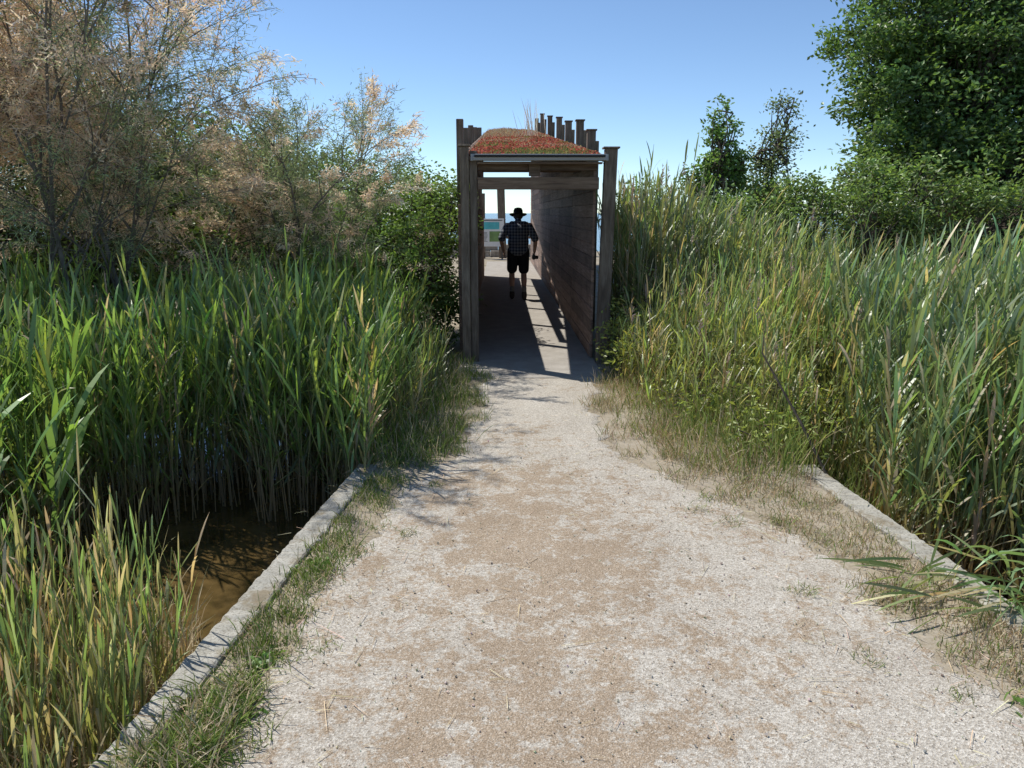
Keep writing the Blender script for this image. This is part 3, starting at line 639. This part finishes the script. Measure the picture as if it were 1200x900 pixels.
def tamarisk(name,bases,height,seed,tanp,nd=60,dens=(4,5,5),spr=.04,tan_=(.90,.74,.58)):
    r=random.Random(seed); segs=[]; tw=[]
    def grow(p,d,L,rad,dep):
        steps=5 if dep<2 else 4; pts=[p]; dd=d.copy()
        for k in range(steps):
            dd=dd+Vector((r.gauss(0,.10),r.gauss(0,.10),r.gauss(0,.05)+(.04 if dep<2 else -.05))); dd.normalize()
            q=pts[-1]+dd*(L/steps); f=1-.6*(k+1)/steps; f0=1-.6*k/steps
            segs.append((pts[-1],q,rad*f0,rad*f)); pts.append(q)
        if dep>=3: tw.append((pts,dd)); return
        nc=dens[dep]
        for c in range(nc):
            t=.25+.75*(c+r.random())/nc; i=min(int(t*steps),steps-1); q=pts[i].lerp(pts[i+1],min(t*steps-i,1))
            az=r.uniform(0,6.283); sp=Vector((math.cos(az),math.sin(az),r.uniform(-.3,.5)))
            grow(q,(dd*.85+sp*(.8 if dep else .65)).normalized(),L*r.uniform(.45,.65),rad*.42,dep+1)
        grow(pts[-1],dd,L*.5,rad*.4,dep+1)
    for (bx,by,tx,ty) in bases:
        grow(Vector((bx,by,-.1)),Vector((tx,ty,1)).normalized(),height*r.uniform(.5,.68),.032,0)
    acc=Acc(); tubes(acc,np.array([s[0] for s in segs]),np.array([s[1] for s in segs]),np.maximum(np.array([s[2] for s in segs]),.0022),np.maximum(np.array([s[3] for s in segs]),.0018),np.ones(3)*.2,4,1)
    T=np.array([[list(q) for q in t[0]] for t in tw]); m=len(T); D=np.array([list(t[1]) for t in tw])
    cen=T[:,2]; pl=(np.sin(cen[:,0]*2.3+seed)+np.sin(cen[:,2]*3.1+cen[:,1]*2)+rng.normal(size=m)*.8)*.5+(cen[:,2]-2.3)*.32
    istan=pl>(1-2*tanp)*.9
    w=np.where(istan,rng.uniform(.5,1.5,m),rng.uniform(.3,1.3,m)); cnt=(nd*w).astype(int)
    k=np.repeat(np.arange(m),cnt); n=len(k); f=rng.random(n)*3.999; i0=f.astype(int); fr_=(f-i0)[:,None]
    pos=T[k,i0]*(1-fr_)+T[k,i0+1]*fr_; pos=pos+rng.normal(size=(n,3))*spr*np.where(istan[k],.75,1.3)[:,None]
    d=D[k]*.9+rng.normal(size=(n,3))*.6
    c=np.where(istan[k][:,None],jit(n,tan_,.12,.03),jit(n,(.34,.42,.23),.2,.05))*(1+.2*rng.normal(size=m))[k][:,None]
    blades(acc,pos,d,rng.uniform(.03,.07,n),np.where(istan[k],.0115,.0080),.2,c,1,0)
    return acc.build(name,[M_plume,M_greybark],False)
tamarisk('tamarisk_tree',[(-4.2,7.2,.38,-.1),(-4.3,7.3,.08,-.2),(-4.5,7.2,-.25,-.1),(-3.9,7.4,.30,.1),(-4.4,7.6,.15,.3),(-5.2,7.0,-.1,-.3),(-5.6,6.8,-.3,0),(-3.7,7.6,.12,-.05)],4.3,5,.50,nd=74,dens=(6,6,5))
tamarisk('tamarisk_tree',[(-2.3,8.4,.12,0),(-2.4,8.6,-.15,.1),(-1.9,8.6,.18,.05),(-2.8,8.2,.0,-.1),(-2.0,8.3,.05,-.05)],2.9,9,.54,nd=60,dens=(5,5,4),spr=.03)
tamarisk('tamarisk_tree',[(-7,10,.1,-.1),(-6.5,10.5,.2,0),(-8,10,-.1,0),(-5.6,9.6,.1,0)],4.6,13,.2,nd=75,dens=(6,5,4),spr=.06)
acc=Acc(); P_=np.array([(2.05,4.5,0),(1.92,4.65,.3),(1.80,4.8,.55),(1.72,4.9,.72),(1.74,4.95,.86)]); tubes(acc,P_[:-1],P_[1:],np.array([.010,.009,.007,.005]),np.array([.009,.007,.005,.003]),np.ones(3)*.1,6,0)
acc.build('dead_branch',[M_bark])
def mass(name,xs_,y,h,col):
    lob=[((x,y+rng.uniform(-2,2),h*.45),(1.9,1.4,h*.45*rng.uniform(.8,1.1))) for x in xs_]
    lobed(name,(float(np.mean(xs_)),y,0),lob,110*len(lob),40,.26,.13,col,tr=.1,twig=.01)
mass('distant_trees',np.arange(-26,-3.5,2.4),17,2.3,(.13,.19,.07)); mass('distant_trees',np.arange(6.5,30,2.4),17,2.3,(.13,.19,.07))

# ------------------------------------------------------------------ light, sky, camera
S=Vector((-.53,.42,1)).normalized(); el=math.asin(S.z); az=math.atan2(S.x,S.y)
w=bpy.data.worlds.new('World'); sc.world=w; w.use_nodes=True; nt=w.node_tree
sky=nt.nodes.new('ShaderNodeTexSky'); sky.sky_type='NISHITA'; sky.sun_disc=False; sky.sun_elevation=el; sky.sun_rotation=az
sky.air_density=.9; sky.dust_density=0.0; sky.ozone_density=2.2; sky.altitude=2200
m=mixc(nt,1.0,sky.outputs[0],(.98,1.04,1.06),'MULTIPLY')
nt.links.new(m,nt.nodes['Background'].inputs[0]); nt.nodes['Background'].inputs[1].default_value=.15
ld=bpy.data.lights.new('sun','SUN'); ld.energy=5.0; ld.angle=math.radians(.5); ld.color=(1,.965,.90)
lo=bpy.data.objects.new('sun',ld); COL.objects.link(lo); lo.rotation_euler=(-S).to_track_quat('-Z','Y').to_euler()
cd=bpy.data.cameras.new('camera'); cd.lens=26.7; cd.sensor_width=36; cd.clip_end=6000; cd.clip_start=.05
cam=bpy.data.objects.new('camera',cd); COL.objects.link(cam); cam.location=(0,0,1.62)
cam.rotation_euler=(math.radians(90-12.7),0,-.0146); sc.camera=cam
sc.view_settings.view_transform='Standard'; sc.view_settings.look='None'; sc.view_settings.exposure=0
